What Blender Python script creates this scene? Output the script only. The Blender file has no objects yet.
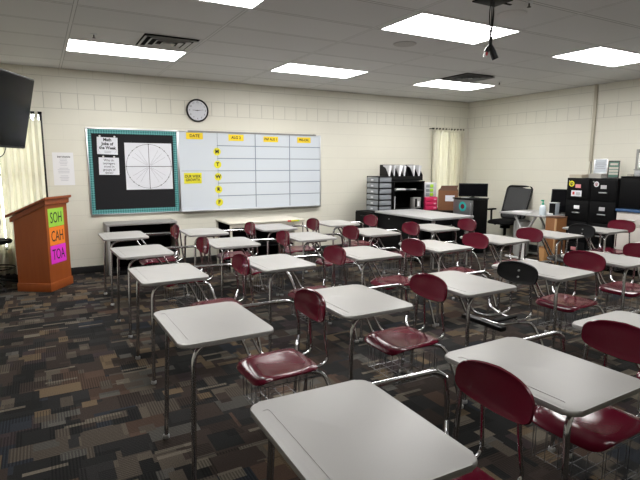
import bpy, bmesh, math, random
from mathutils import Vector, Matrix
random.seed(7)
PI = math.pi
scene = bpy.context.scene
COL = scene.collection
# ------------------------------------------------------------------ room numbers (metres)
D, XR, H = 7.848, 7.928, 2.838          # front wall, right wall, ceiling
XL, YB = -1.5, -1.6                     # left wall, back wall
CAM_H = 1.5665

# ------------------------------------------------------------------ materials
def srgb(r, g, b):
    f = lambda c: (c/255/12.92) if c/255 <= .04045 else ((c/255+.055)/1.055)**2.4
    return (f(r), f(g), f(b), 1)
MATS = {}
def mat(name, col, rough=.5, metal=0, coat=0, spec=.5, emit=None, estr=0, noise=0, nscale=40, bump=0, trans=0):
    if name in MATS: return MATS[name]
    m = bpy.data.materials.new(name); m.use_nodes = True
    nt = m.node_tree; b = nt.nodes['Principled BSDF']
    b.inputs['Base Color'].default_value = col
    b.inputs['Roughness'].default_value = rough
    b.inputs['Metallic'].default_value = metal
    b.inputs['Coat Weight'].default_value = coat
    b.inputs['Coat Roughness'].default_value = .08
    b.inputs['Specular IOR Level'].default_value = spec
    b.inputs['Transmission Weight'].default_value = trans
    if emit: 
        b.inputs['Emission Color'].default_value = emit; b.inputs['Emission Strength'].default_value = estr
    if noise or bump:
        tc = nt.nodes.new('ShaderNodeTexCoord'); n = nt.nodes.new('ShaderNodeTexNoise')
        n.inputs['Scale'].default_value = nscale; n.inputs['Detail'].default_value = 4
        nt.links.new(tc.outputs['Object'], n.inputs['Vector'])
        if noise:
            mx = nt.nodes.new('ShaderNodeMix'); mx.data_type = 'RGBA'; mx.blend_type = 'MIX'
            mx.inputs[6].default_value = tuple(c*(1-noise) for c in col[:3])+(1,)
            mx.inputs[7].default_value = tuple(min(1, c*(1+noise)) for c in col[:3])+(1,)
            nt.links.new(n.outputs['Fac'], mx.inputs[0]); nt.links.new(mx.outputs[2], b.inputs['Base Color'])
        if bump:
            bp = nt.nodes.new('ShaderNodeBump'); bp.inputs['Strength'].default_value = bump; bp.inputs['Distance'].default_value = .002
            nt.links.new(n.outputs['Fac'], bp.inputs['Height']); nt.links.new(bp.outputs['Normal'], b.inputs['Normal'])
    MATS[name] = m
    return m

class NT:
    """tiny node-math helper"""
    def __init__(s, m): s.t = m.node_tree; s.n = s.t.nodes; s.l = s.t.links
    def put(s, sock, v):
        if hasattr(v, 'is_output'): s.l.new(v, sock)
        else: sock.default_value = v
    def math(s, op, a, b=0, c=0):
        n = s.n.new('ShaderNodeMath'); n.operation = op
        s.put(n.inputs[0], a); s.put(n.inputs[1], b); s.put(n.inputs[2], c)
        return n.outputs[0]
    def mix(s, f, a, b, blend='MIX'):
        n = s.n.new('ShaderNodeMix'); n.data_type = 'RGBA'; n.blend_type = blend
        s.put(n.inputs[0], f); s.put(n.inputs[6], a); s.put(n.inputs[7], b)
        return n.outputs[2]
    def line(s, v, pitch, off, w):
        """1 where v is within w of a multiple of pitch (+off)"""
        a = s.math('DIVIDE', s.math('SUBTRACT', v, off), pitch)
        f = s.math('ABSOLUTE', s.math('SUBTRACT', s.math('FRACT', s.math('ADD', a, .5)), .5))
        return s.math('LESS_THAN', f, w/pitch)
    def soft(s, v, pitch, off, w):
        a = s.math('DIVIDE', s.math('SUBTRACT', v, off), pitch)
        f = s.math('ABSOLUTE', s.math('SUBTRACT', s.math('FRACT', s.math('ADD', a, .5)), .5))
        n = s.n.new('ShaderNodeMapRange'); n.interpolation_type = 'SMOOTHSTEP'
        s.put(n.inputs[0], f); n.inputs[1].default_value = 0; n.inputs[2].default_value = w/pitch
        n.inputs[3].default_value = 1; n.inputs[4].default_value = 0
        return n.outputs[0]

def wall_mat(name, axis, off):
    m = bpy.data.materials.new(name); m.use_nodes = True; q = NT(m); b = q.n['Principled BSDF']
    tc = q.n.new('ShaderNodeTexCoord'); sp = q.n.new('ShaderNodeSeparateXYZ'); q.l.new(tc.outputs['Object'], sp.inputs[0])
    h, z = sp.outputs[axis], sp.outputs[2]
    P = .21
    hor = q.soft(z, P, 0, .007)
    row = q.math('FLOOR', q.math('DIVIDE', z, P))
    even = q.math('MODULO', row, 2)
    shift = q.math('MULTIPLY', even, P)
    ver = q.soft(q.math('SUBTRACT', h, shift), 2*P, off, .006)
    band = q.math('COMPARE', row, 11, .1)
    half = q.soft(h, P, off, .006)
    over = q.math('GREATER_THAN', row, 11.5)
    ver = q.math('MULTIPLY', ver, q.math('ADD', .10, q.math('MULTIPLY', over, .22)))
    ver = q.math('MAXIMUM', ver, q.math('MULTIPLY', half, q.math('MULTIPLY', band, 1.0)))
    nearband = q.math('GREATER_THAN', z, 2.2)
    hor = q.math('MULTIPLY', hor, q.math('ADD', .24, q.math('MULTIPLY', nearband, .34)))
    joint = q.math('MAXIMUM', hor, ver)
    ns = q.n.new('ShaderNodeTexNoise'); ns.inputs['Scale'].default_value = 1.3; ns.inputs['Detail'].default_value = 3
    q.l.new(tc.outputs['Object'], ns.inputs['Vector'])
    fine = q.n.new('ShaderNodeTexNoise'); fine.inputs['Scale'].default_value = 90; fine.inputs['Detail'].default_value = 5
    q.l.new(tc.outputs['Object'], fine.inputs['Vector'])
    paint = q.mix(ns.outputs['Fac'], (.66, .64, .555, 1), (.72, .70, .61, 1))
    colr = q.mix(q.math('MULTIPLY', joint, .8), paint, (.30, .285, .25, 1))  # shade in the joint grooves is put into the colour, besides the bump
    q.l.new(colr, b.inputs['Base Color'])
    b.inputs['Roughness'].default_value = .45
    hgt = q.math('SUBTRACT', q.math('MULTIPLY', fine.outputs['Fac'], .12), joint)
    bp = q.n.new('ShaderNodeBump'); bp.inputs['Strength'].default_value = .5; bp.inputs['Distance'].default_value = .004
    q.l.new(hgt, bp.inputs['Height']); q.l.new(bp.outputs['Normal'], b.inputs['Normal'])
    return m

def ceiling_mat():
    m = bpy.data.materials.new('lay_in_ceiling'); m.use_nodes = True; q = NT(m); b = q.n['Principled BSDF']
    tc = q.n.new('ShaderNodeTexCoord'); sp = q.n.new('ShaderNodeSeparateXYZ'); q.l.new(tc.outputs['Object'], sp.inputs[0])
    gx = q.line(sp.outputs[0], 1.2545, .358, .012); gy = q.line(sp.outputs[1], .622, 5.959, .012)
    ex = q.line(sp.outputs[0], 1.2545, .358, .017); ey = q.line(sp.outputs[1], .622, 5.959, .021)
    bar = q.math('MAXIMUM', gx, gy); edge = q.math('MAXIMUM', ex, ey)
    sl = q.math('SUBTRACT', edge, bar)
    sl = q.math('MAXIMUM', sl, 0)
    n1 = q.n.new('ShaderNodeTexNoise'); n1.inputs['Scale'].default_value = 150; n1.inputs['Detail'].default_value = 4
    q.l.new(tc.outputs['Object'], n1.inputs['Vector'])
    n2 = q.n.new('ShaderNodeTexNoise'); n2.inputs['Scale'].default_value = 2
    q.l.new(tc.outputs['Object'], n2.inputs['Vector'])
    wn = q.n.new('ShaderNodeTexWhiteNoise'); wn.noise_dimensions = '2D'
    cx = q.math('FLOOR', q.math('DIVIDE', q.math('SUBTRACT', sp.outputs[0], .358), 1.2545)); cy = q.math('FLOOR', q.math('DIVIDE', q.math('SUBTRACT', sp.outputs[1], 5.959), .622))
    cb = q.n.new('ShaderNodeCombineXYZ'); q.l.new(cx, cb.inputs[0]); q.l.new(cy, cb.inputs[1]); q.l.new(cb.outputs[0], wn.inputs['Vector'])
    tile = q.mix(wn.outputs['Value'], (.66, .66, .66, 1), (.72, .72, .72, 1))
    tile = q.mix(q.math('MULTIPLY', n1.outputs['Fac'], .35), tile, (.53, .53, .53, 1))
    c = q.mix(bar, tile, (.68, .68, .675, 1))
    c = q.mix(q.math('MULTIPLY', sl, .8), c, (.2, .2, .2, 1))  # thin shadow along the T-bars, put into the tile colour
    q.l.new(c, b.inputs['Base Color']); b.inputs['Roughness'].default_value = .9
    bp = q.n.new('ShaderNodeBump'); bp.inputs['Strength'].default_value = .4; bp.inputs['Distance'].default_value = .005
    q.l.new(q.math('SUBTRACT', q.math('MULTIPLY', n1.outputs['Fac'], .3), sl), bp.inputs['Height']); q.l.new(bp.outputs['Normal'], b.inputs['Normal'])
    return m

def carpet_mat():
    m = bpy.data.materials.new('patchwork_carpet'); m.use_nodes = True; q = NT(m); b = q.n['Principled BSDF']
    tc = q.n.new('ShaderNodeTexCoord')
    sp = q.n.new('ShaderNodeSeparateXYZ'); q.l.new(tc.outputs['Object'], sp.inputs[0])
    def brick(w, h, dx, dy, off=.5, sq=1.0, freq=2):
        mp = q.n.new('ShaderNodeMapping'); mp.inputs['Location'].default_value = (dx, dy, 0)
        q.l.new(tc.outputs['Object'], mp.inputs['Vector'])
        t = q.n.new('ShaderNodeTexBrick'); t.offset = off; t.offset_frequency = freq; t.squash = sq; t.squash_frequency = 3
        t.inputs['Color1'].default_value = (0, 0, 0, 1); t.inputs['Color2'].default_value = (1, 1, 1, 1)
        t.inputs['Scale'].default_value = 1; t.inputs['Mortar Size'].default_value = 0; t.inputs['Brick Width'].default_value = w; t.inputs['Row Height'].default_value = h
        q.l.new(mp.outputs[0], t.inputs['Vector'])
        s = q.n.new('ShaderNodeSeparateColor'); q.l.new(t.outputs['Color'], s.inputs[0])
        return s.outputs[0]
    def ramp(v, cols):
        r = q.n.new('ShaderNodeValToRGB'); r.color_ramp.interpolation = 'CONSTANT'
        e = r.color_ramp.elements
        while len(e) < len(cols): e.new(.5)
        for i, c in enumerate(cols): e[i].position = i/len(cols); e[i].color = c+(1,)
        q.l.new(v, r.inputs[0]); return r.outputs[0]
    def rehash(v, k): return q.math('FRACT', q.math('MULTIPLY', v, k))
    navy, char, brn, plum, blk = (.025, .029, .037), (.025, .024, .024), (.042, .031, .026), (.042, .031, .032), (.016, .016, .016)
    tan, taupe, grey, rust, sand = (.135, .097, .060), (.092, .076, .060), (.094, .089, .080), (.080, .050, .036), (.150, .130, .102)
    r0 = brick(.40, .32, .13, .07); base = ramp(r0, [char, brn, blk, plum, char, navy, brn, blk])
    r1 = brick(.25, .20, .05, .31, .37); c1 = ramp(rehash(r1, 37.3), [brn, taupe, plum, char, rust, navy, taupe, brn])
    base = q.mix(q.math('GREATER_THAN', r1, .58), base, c1)
    r2 = brick(.29, .155, .71, .17, .41, .6); c2 = ramp(rehash(r2, 53.7), [taupe, tan, grey, taupe, rust, tan])
    base = q.mix(q.math('GREATER_THAN', r2, .79), base, c2)
    r3 = brick(.17, .19, .39, .53, .29); c3 = ramp(rehash(r3, 71.1), [char, blk, brn, blk])
    base = q.mix(q.math('GREATER_THAN', r3, .62), base, c3)
    r4 = brick(.13, .085, .22, .41, .33, .7); c4 = ramp(rehash(r4, 91.9), [taupe, grey, sand, tan, grey])
    base = q.mix(q.math('GREATER_THAN', r4, .885), base, c4)
    r5 = brick(.075, .15, .47, .11, .45); c5 = ramp(rehash(r5, 63.3), [taupe, brn, tan])
    base = q.mix(q.math('GREATER_THAN', r5, .91), base, c5)
    r6 = brick(.21, .030, .18, .33, .45); base = q.mix(q.math('GREATER_THAN', r6, .965), base, sand+(1,))
    # woven stripes whose direction changes from patch to patch
    pick = q.math('GREATER_THAN', rehash(r1, 11.7), .5)
    dirn = q.math('ADD', q.math('MULTIPLY', sp.outputs[0], pick), q.math('MULTIPLY', sp.outputs[1], q.math('SUBTRACT', 1, pick)))
    st = q.math('ADD', q.math('MULTIPLY', q.math('SINE', q.math('MULTIPLY', dirn, 2*PI/.0165)), .5), .5)
    strong = q.math('MULTIPLY', q.math('GREATER_THAN', rehash(q.math('ADD', r1, r2), 17.3), .45), .75)
    dark = q.mix(1.0, base, (.30, .30, .31, 1), 'MULTIPLY')
    base = q.mix(q.math('MULTIPLY', st, strong), base, dark)
    n = q.n.new('ShaderNodeTexNoise'); n.inputs['Scale'].default_value = 170; n.inputs['Detail'].default_value = 3
    q.l.new(tc.outputs['Object'], n.inputs['Vector'])
    nn = q.math('MULTIPLY_ADD', n.outputs['Fac'], 1.35, .16)
    cb = q.n.new('ShaderNodeCombineColor'); [q.l.new(nn, cb.inputs[i]) for i in range(3)]
    base = q.mix(1.0, base, cb.outputs[0], 'MULTIPLY')
    q.l.new(base, b.inputs['Base Color']); b.inputs['Roughness'].default_value = .95; b.inputs['Specular IOR Level'].default_value = .15
    bp = q.n.new('ShaderNodeBump'); bp.inputs['Strength'].default_value = .6; bp.inputs['Distance'].default_value = .004
    q.l.new(n.outputs['Fac'], bp.inputs['Height']); q.l.new(bp.outputs['Normal'], b.inputs['Normal'])
    return m

def curtain_mat():
    m = bpy.data.materials.new('cream_curtain'); m.use_nodes = True; q = NT(m)
    for n in list(q.n): 
        if n.type != 'OUTPUT_MATERIAL': q.n.remove(n)
    out = [n for n in q.n if n.type == 'OUTPUT_MATERIAL'][0]
    d = q.n.new('ShaderNodeBsdfDiffuse'); d.inputs[0].default_value = (.74, .71, .61, 1)
    t = q.n.new('ShaderNodeBsdfTranslucent'); t.inputs[0].default_value = (.76, .74, .62, 1)
    mx = q.n.new('ShaderNodeMixShader'); mx.inputs[0].default_value = .42
    q.l.new(d.outputs[0], mx.inputs[1]); q.l.new(t.outputs[0], mx.inputs[2])
    tr = q.n.new('ShaderNodeBsdfTransparent'); m2 = q.n.new('ShaderNodeMixShader'); m2.inputs[0].default_value = .13
    q.l.new(mx.outputs[0], m2.inputs[1]); q.l.new(tr.outputs[0], m2.inputs[2]); q.l.new(m2.outputs[0], out.inputs[0])
    return m

def wood_mat(name, c1, c2, scale=6, rough=.35, axis='Z'):
    m = bpy.data.materials.new(name); m.use_nodes = True; q = NT(m); b = q.n['Principled BSDF']
    tc = q.n.new('ShaderNodeTexCoord'); mp = q.n.new('ShaderNodeMapping')
    mp.inputs['Scale'].default_value = (scale, scale, .35*scale/6) 
    q.l.new(tc.outputs['Object'], mp.inputs[0])
    n = q.n.new('ShaderNodeTexNoise'); n.inputs['Scale'].default_value = 5; n.inputs['Detail'].default_value = 6; n.inputs['Distortion'].default_value = .6
    q.l.new(mp.outputs[0], n.inputs['Vector'])
    q.l.new(q.mix(n.outputs['Fac'], c1, c2), b.inputs['Base Color'])
    b.inputs['Roughness'].default_value = rough
    return m

CHROME = mat('chrome_tube', (.58, .58, .60, 1), .14, 1)
STEEL = mat('brushed_aluminium', (.62, .63, .65, 1), .35, 1)
DESKTOP = mat('grey_speckled_desktop', (.33, .322, .312, 1), .38, 0, 0, .42, noise=.06, nscale=260)
MAROON = mat('maroon_plastic', (.100, .0055, .017, 1), .18, 0, 0, .32)
BLACKP = mat('black_plastic', (.005, .005, .006, 1), .34, 0, 0, .25)
BLACK = mat('matte_black', (.006, .006, .0065, 1), .7, spec=.08)
BLACKM = mat('black_painted_metal', (.004, .004, .0045, 1), .55, spec=.10)
RUBBER = mat('black_rubber', (.015, .015, .015, 1), .75)
GLIDE = mat('pale_plastic_glide', (.36, .36, .36, 1), .3)
WHITE = mat('white_paper', (.78, .78, .80, 1), .7)
PAPERB = mat('cool_white_paper', (.68, .69, .74, 1), .7)
INK = mat('black_ink', (.012, .012, .014, 1), .7)
GREYINK = mat('grey_ink', (.30, .30, .33, 1), .8)
YELLOW = mat('yellow_card', (.82, .60, .012, 1), .6)
YELLOWC = mat('lemon_card', (.72, .66, .02, 1), .6)
WIRE = mat('dark_chrome_wire', (.25, .25, .26, 1), .35, 1)
GREYM = mat('grey_painted_metal', (.27, .265, .255, 1), .45)
BEIGE = mat('beige_painted_metal', (.56, .53, .45, 1), .5)
GREYTOP = mat('light_grey_laminate', (.36, .36, .36, 1), .42, spec=.35)
GREYD = mat('grey_translucent_drawer', (.25, .27, .29, 1), .3, 0, .2)
PINK = mat('hot_pink_plastic', (.62, .028, .11, 1), .4)
GREEN = mat('lime_plastic', (.38, .66, .06, 1), .4)
CARD = mat('brown_cardboard', (.165, .066, .025, 1), .7, noise=.12, nscale=30)
CARDD = mat('brown_cardboard_inside', (.085, .038, .020, 1), .8)
SCREEN = mat('dark_glass_screen', (.004, .004, .005, 1), .22, 0, 0, .05)
MESH = mat('black_mesh_fabric', (.022, .023, .025, 1), .85)
WHITEP = mat('white_plastic', (.72, .72, .72, 1), .35)
SOAP = mat('clear_gel', (.62, .70, .76, 1), .15, 0, .4)
TEALP = mat('green_pump_plastic', (.02, .36, .22, 1), .35)
TEAL = mat('teal_border_paper', (.045, .27, .28, 1), .7)
WOODR = wood_mat('red_brown_lectern_wood', (.27, .058, .010, 1), (.36, .088, .016, 1), 6, .45)
WOODT = wood_mat('lectern_trim_wood', (.22, .048, .012, 1), (.30, .072, .018, 1), 8, .45)
WOODK = wood_mat('orange_brown_box', (.175, .068, .018, 1), (.245, .10, .030, 1), 5, .5)

# ------------------------------------------------------------------ mesh helpers
def finish(name, bm, m, parent=None, smooth=True, angle=40):
    me = bpy.data.meshes.new(name)
    bmesh.ops.recalc_face_normals(bm, faces=bm.faces[:])
    bm.to_mesh(me); bm.free()
    for x in (m if isinstance(m, (list, tuple)) else [m]): me.materials.append(x)
    if smooth:
        for p in me.polygons: p.use_smooth = True
        try: me.set_sharp_from_angle(angle=math.radians(angle))
        except Exception: pass
    o = bpy.data.objects.new(name, me); COL.objects.link(o)
    if parent: o.parent = parent
    return o
def box(bm, x0, x1, y0, y1, z0, z1, bev=0, seg=2, M=None, mi=0):
    r = bmesh.ops.create_cube(bm, size=1, matrix=Matrix.Translation(((x0+x1)/2, (y0+y1)/2, (z0+z1)/2)) @ Matrix.Diagonal((abs(x1-x0), abs(y1-y0), abs(z1-z0), 1)))
    vs = r['verts']
    if bev:
        es = list({e for v in vs for e in v.link_edges})
        r2 = bmesh.ops.bevel(bm, geom=es, offset=min(bev, .45*min(abs(x1-x0), abs(y1-y0), abs(z1-z0))), segments=seg, affect='EDGES', profile=.5)
        vs = list({v for f in r2['faces'] for v in f.verts} | {v for v in vs if v.is_valid})
    if M is not None: bmesh.ops.transform(bm, matrix=M, verts=vs)
    if mi:
        for f in {f for v in vs for f in v.link_faces}: f.material_index = mi
    return vs
def cyl(bm, c, r, h, axis='Z', seg=24, r2=None, bev=0):
    M = Matrix.Translation(c)
    if axis == 'X': M = M @ Matrix.Rotation(PI/2, 4, 'Y')
    if axis == 'Y': M = M @ Matrix.Rotation(PI/2, 4, 'X')
    k = bmesh.ops.create_cone(bm, cap_ends=True, segments=seg, radius1=r, radius2=r if r2 is None else r2, depth=h, matrix=M)
    return k['verts']
def rounded(pts, rad):
    """polyline -> smooth bends of about the given radius"""
    P = [Vector(p) for p in pts]; out = [P[0]]
    for i in range(1, len(P)-1):
        a, b, c = P[i-1], P[i], P[i+1]
        d1 = (a-b); d2 = (c-b); t = min(rad, d1.length*.48, d2.length*.48)
        s, e = b+d1.normalized()*t, b+d2.normalized()*t
        for k in range(7):
            u = k/6; out.append(s*(1-u)**2 + b*2*u*(1-u) + e*u*u)
    out.append(P[-1]); return out
def tube(bm, pts, r, seg=10, rad=0, cap=True):
    P = rounded(pts, rad) if rad else [Vector(p) for p in pts]
    rings = []; n = None
    for i, p in enumerate(P):
        t = (P[min(i+1, len(P)-1)]-P[max(i-1, 0)]).normalized()
        if n is None:
            n = t.orthogonal().normalized()
        else:
            n = (n - t*n.dot(t)).normalized()
        bn = t.cross(n)
        rr = r[i] if isinstance(r, (list, tuple)) else r
        rings.append([bm.verts.new(p + (n*math.cos(2*PI*k/seg)+bn*math.sin(2*PI*k/seg))*rr) for k in range(seg)])
    for a, b in zip(rings, rings[1:]):
        for k in range(seg): bm.faces.new((a[k], a[(k+1) % seg], b[(k+1) % seg], b[k]))
    if cap: bm.faces.new(rings[0][::-1]); bm.faces.new(rings[-1])
def lathe(bm, prof, seg=24, c=(0, 0, 0)):
    rings = [[bm.verts.new((c[0]+r*math.cos(2*PI*k/seg), c[1]+r*math.sin(2*PI*k/seg), c[2]+z)) for k in range(seg)] for r, z in prof]
    for a, b in zip(rings, rings[1:]):
        for k in range(seg): bm.faces.new((a[k], a[(k+1) % seg], b[(k+1) % seg], b[k]))
    bm.faces.new(rings[0][::-1]); bm.faces.new(rings[-1])
def prism(bm, poly, h0, h1, f):
    """extrude a 2-D polygon; f(u, v, h) -> point"""
    a = [bm.verts.new(f(u, v, h0)) for u, v in poly]; b = [bm.verts.new(f(u, v, h1)) for u, v in poly]
    n = len(poly)
    bm.faces.new(a[::-1]); bm.faces.new(b)
    for k in range(n): bm.faces.new((a[k], a[(k+1) % n], b[(k+1) % n], b[k]))
def rrect(hx, hy, r, n=6):
    out = []
    for cx, cy, a0 in ((hx-r, hy-r, 0), (-hx+r, hy-r, PI/2), (-hx+r, -hy+r, PI), (hx-r, -hy+r, 1.5*PI)):
        for k in range(n+1):
            a = a0+k*PI/2/n; out.append((cx+r*math.cos(a), cy+r*math.sin(a)))
    return out
def shell(bm, outline, nr, f, th):
    """domed shell: outline (list of (u,v)), nr rings, f(u,v,k,side) -> point"""
    n = len(outline)
    def sheet(side):
        c = bm.verts.new(f(0, 0, 0, side)); rings = []
        for i in range(1, nr+1):
            k = i/nr; rings.append([bm.verts.new(f(u*k, v*k, k, side)) for u, v in outline])
        for j in range(n): bm.faces.new((c, rings[0][j], rings[0][(j+1) % n]))
        for a, b in zip(rings, rings[1:]):
            for j in range(n): bm.faces.new((a[j], b[j], b[(j+1) % n], a[(j+1) % n]))
        return rings[-1]
    a = sheet(0); b = sheet(1)
    mid = [bm.verts.new((va.co+vb.co)/2 + ((va.co+vb.co)/2 - Vector(f(0, 0, 0, 0))).normalized()*th*.4) for va, vb in zip(a, b)]
    for p, q_ in ((a, mid), (mid, b)):
        for j in range(n): bm.faces.new((p[j], p[(j+1) % n], q_[(j+1) % n], q_[j]))
def superell(a, b, n, seg=36):
    out = []
    for k in range(seg):
        t = 2*PI*k/seg; c, s = math.cos(t), math.sin(t)
        out.append((a*math.copysign(abs(c)**(2/n), c), b*math.copysign(abs(s)**(2/n), s)))
    return out

def tag(o, label, cat, group=None):
    o['label'] = label; o['category'] = cat
    if group: o['group'] = group
    return o
def thing(name, label, cat, loc=(0, 0, 0), rz=0, group=None):
    o = bpy.data.objects.new(name, None); o.empty_display_size = .05; COL.objects.link(o)
    o.location = loc; o.rotation_euler = (0, 0, rz)
    return tag(o, label, cat, group)
def struct(o): o['kind'] = 'structure'; return o
def kids(o): return [c for c in o.children]
def copy_tree(o, parent=None):
    c = o.copy(); COL.objects.link(c); c.parent = parent
    for ch in kids(o): copy_tree(ch, c)
    return c
def simple(name, m, fn, parent=None, smooth=True):
    bm = bmesh.new(); fn(bm); return finish(name, bm, m, parent, smooth)
def bx(name, m, parent, *b, bev=.004, seg=2):
    bm = bmesh.new(); box(bm, *b, bev=bev, seg=seg); return finish(name, bm, m, parent)
def text(name, body, size, m, parent, loc, rot=(PI/2, 0, 0), align='CENTER', sx=1, depth=.0006, bold=0):
    cu = bpy.data.curves.new(name, 'FONT'); cu.body = body; cu.size = size; cu.align_x = align; cu.align_y = 'CENTER'
    cu.extrude = depth; cu.offset = bold; cu.resolution_u = 3; cu.space_line = .95
    t = bpy.data.objects.new(name+'_curve', cu); COL.objects.link(t)
    dg = bpy.context.evaluated_depsgraph_get(); me = bpy.data.meshes.new_from_object(t.evaluated_get(dg))
    bpy.data.objects.remove(t); bpy.data.curves.remove(cu)
    me.materials.clear(); me.materials.append(m); me.name = name
    o = bpy.data.objects.new(name, me); COL.objects.link(o); o.parent = parent
    o.location = loc; o.rotation_euler = rot; o.scale = (sx, 1, 1)
    return o

# ------------------------------------------------------------------ the room
def wall_x(name, y0, y1, x0, x1, holes, m):     # wall running along X with rectangular holes (x0,x1,z0,z1)
    bm = bmesh.new(); xs = x0
    for a, b, c, d in sorted(holes):
        box(bm, xs, a, y0, y1, 0, H); box(bm, a, b, y0, y1, 0, c); box(bm, a, b, y0, y1, d, H); xs = b
    box(bm, xs, x1, y0, y1, 0, H)
    return struct(finish(name, bm, m, None, False))
def wall_y(name, x0, x1, y0, y1, holes, m):
    bm = bmesh.new(); ys = y0
    for a, b, c, d in sorted(holes):
        box(bm, x0, x1, ys, a, 0, H); box(bm, x0, x1, a, b, 0, c); box(bm, x0, x1, a, b, d, H); ys = b
    box(bm, x0, x1, ys, y1, 0, H)
    return struct(finish(name, bm, m, None, False))
T = .2
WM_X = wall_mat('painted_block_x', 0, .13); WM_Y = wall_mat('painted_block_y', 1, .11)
W1 = (-.86, .10, .42, 2.255); W2 = (6.97, 7.64, .62, 2.285); W3 = (3.30, 4.375, 1.05, 1.80)
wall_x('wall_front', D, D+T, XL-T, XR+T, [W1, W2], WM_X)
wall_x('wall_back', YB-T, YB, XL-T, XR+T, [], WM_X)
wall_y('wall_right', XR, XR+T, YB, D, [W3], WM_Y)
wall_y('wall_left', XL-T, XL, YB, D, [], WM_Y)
struct(simple('floor', carpet_mat(), lambda bm: box(bm, XL-T, XR+T, YB-T, D+T, -.1, 0), None, False))
struct(simple('ceiling', ceiling_mat(), lambda bm: box(bm, XL-T, XR+T, YB-T, D+T, H, H+.1), None, False))
BASEM = mat('black_vinyl_base', (.012, .012, .013, 1), .5)
struct(bx('baseboard_front', BASEM, None, XL, XR, D-.008, D, 0, .10, bev=.002))
struct(bx('baseboard_right', BASEM, None, XR-.008, XR, YB, D-.008, 0, .10, bev=.002))
struct(bx('baseboard_left', BASEM, None, XL, XL+.008, YB, D-.008, 0, .10, bev=.002))
struct(bx('baseboard_back', BASEM, None, XL+.008, XR-.008, YB, YB+.008, 0, .10, bev=.002))
BRONZE = mat('dark_bronze_frame', (.016, .015, .014, 1), .4, .4)
GLASS = mat('window_glass', (1, 1, 1, 1), .02, trans=1, spec=.3)
def window(name, w, axis, fmat=None, t=.035, proj=.012):
    a, b, c, d = w; base = D if axis == 'x' else XR
    def bb(bm, u0, u1, v0, v1, d0, d1):
        if axis == 'x': box(bm, u0, u1, base+d0, base+d1, v0, v1, .003)
        else: box(bm, base+d0, base+d1, u0, u1, v0, v1, .003)
    bm = bmesh.new()
    for r in ((a, a+t, c, d), (b-t, b, c, d), (a+t, b-t, c, c+t), (a+t, b-t, d-t, d)): bb(bm, *r, -proj, .10)
    mid = (c+d)/2+.08
    bb(bm, a+t, b-t, mid-.02, mid+.02, .03, .09)
    o = struct(finish(name, bm, fmat or BRONZE))
    bm = bmesh.new(); bb(bm, a+t, b-t, c+t, mid-.02, .05, .056); bb(bm, a+t, b-t, mid+.02, d-t, .05, .056)
    finish('pane', bm, GLASS, o, False)
    return o
window('window_1', W1, 'x'); window('window_2', W2, 'x'); window('window_3', W3, 'y', GREYM)

# curtains (tab tops on a dark rod)
CURT = curtain_mat()
def curtain(label, x0, x1, ztop, zbot, y, panels, folds, seed):
    t = thing('curtain', label, 'curtain', ((x0+x1)/2, y, 0)); cx = (x0+x1)/2
    rnd = random.Random(seed)
    for a, b in panels:
        bm = bmesh.new(); nx, nz = 90, 14; ph = rnd.random()*6
        n = folds*(b-a)/(x1-x0)
        g = []
        for j in range(nz+1):
            s = j/nz; row = []
            for i in range(nx+1):
                u = i/nx; w = 2*PI*n*u
                amp = .030+.012*s
                yy = amp*math.sin(w+ph)+.012*math.sin(.47*w+ph*2)*(1+s)
                dip = .085*(.5-.5*math.cos(w*1.0+ph*1.7))*(1-s)**8
                zz = ztop-.02-dip-(ztop-zbot)*s
                row.append(bm.verts.new((a+(b-a)*u-cx+.008*math.sin(w*2+s), yy, zz)))
            g.append(row)
        for j in range(nz):
            for i in range(nx): bm.faces.new((g[j][i], g[j][i+1], g[j+1][i+1], g[j+1][i]))
        o = finish('curtain_panel', bm, CURT, t, True, 80)
        md = o.modifiers.new('thickness', 'SOLIDIFY'); md.thickness = .0015
        k = max(3, int(n))
        for i in range(k):
            xx = a+(b-a)*(i+.5)/k-cx
            bm = bmesh.new(); box(bm, xx-.018, xx+.018, -.022, -.019, ztop-.07, ztop+.012, .001); box(bm, xx-.018, xx+.018, .008, .011, ztop-.07, ztop+.012, .001); box(bm, xx-.018, xx+.018, -.022, .011, ztop+.012, ztop+.014)
            finish('tab', bm, CURT, t)
    bm = bmesh.new(); tube(bm, [(x0-cx-.02, -.005, ztop), (x1-cx+.02, -.005, ztop)], .014)
    for xx in (x0-cx-.015, x1-cx+.015): box(bm, xx-.01, xx+.01, -.005, D-y-.013, ztop-.008, ztop+.008)
    finish('curtain_rod', bm, BLACKM, t)
curtain('cream curtains drawn over the left window behind the wooden lectern', -.90, .075, 2.235, .12, D-.09, [(-.90, -.45), (-.43, .075)], 13, 3)
curtain('cream tab-top curtains over the narrow window near the right corner', 6.89, 7.70, 2.272, .50, D-.09, [(6.89, 7.31), (7.29, 7.70)], 10, 5)

# ceiling fittings
EMIT = mat('lit_diffuser', (.9, .9, .9, 1), .4, emit=(1, .985, .96, 1), estr=22.0)
FRAMEW = mat('white_enamel', (.6, .6, .59, 1), .5)
def ceiling_light(x, y, label, EMIT):
    t = thing('ceiling_light', label, 'ceiling light', (x, y, H), 0, 'recessed ceiling light panels')
    bm = bmesh.new(); L, W = 1.225, .608
    for r in ((-L/2, L/2, -W/2, -W/2+.012), (-L/2, L/2, W/2-.012, W/2), (-L/2, -L/2+.012, -W/2+.012, W/2-.012), (L/2-.012, L/2, -W/2+.012, W/2-.012)):
        box(bm, *r, -.006, -.0005)
    finish('frame', bm, FRAMEW, t, False)
    bx('diffuser', EMIT, t, -L/2+.012, L/2-.012, -W/2+.012, W/2-.012, -.004, -.001, bev=0)
EMIT2 = mat('dim_fill_diffuser', (.9, .9, .9, 1), .4, emit=(1, .985, .96, 1), estr=6.0)  # for an unseen third row, added to brighten the near desks
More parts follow.
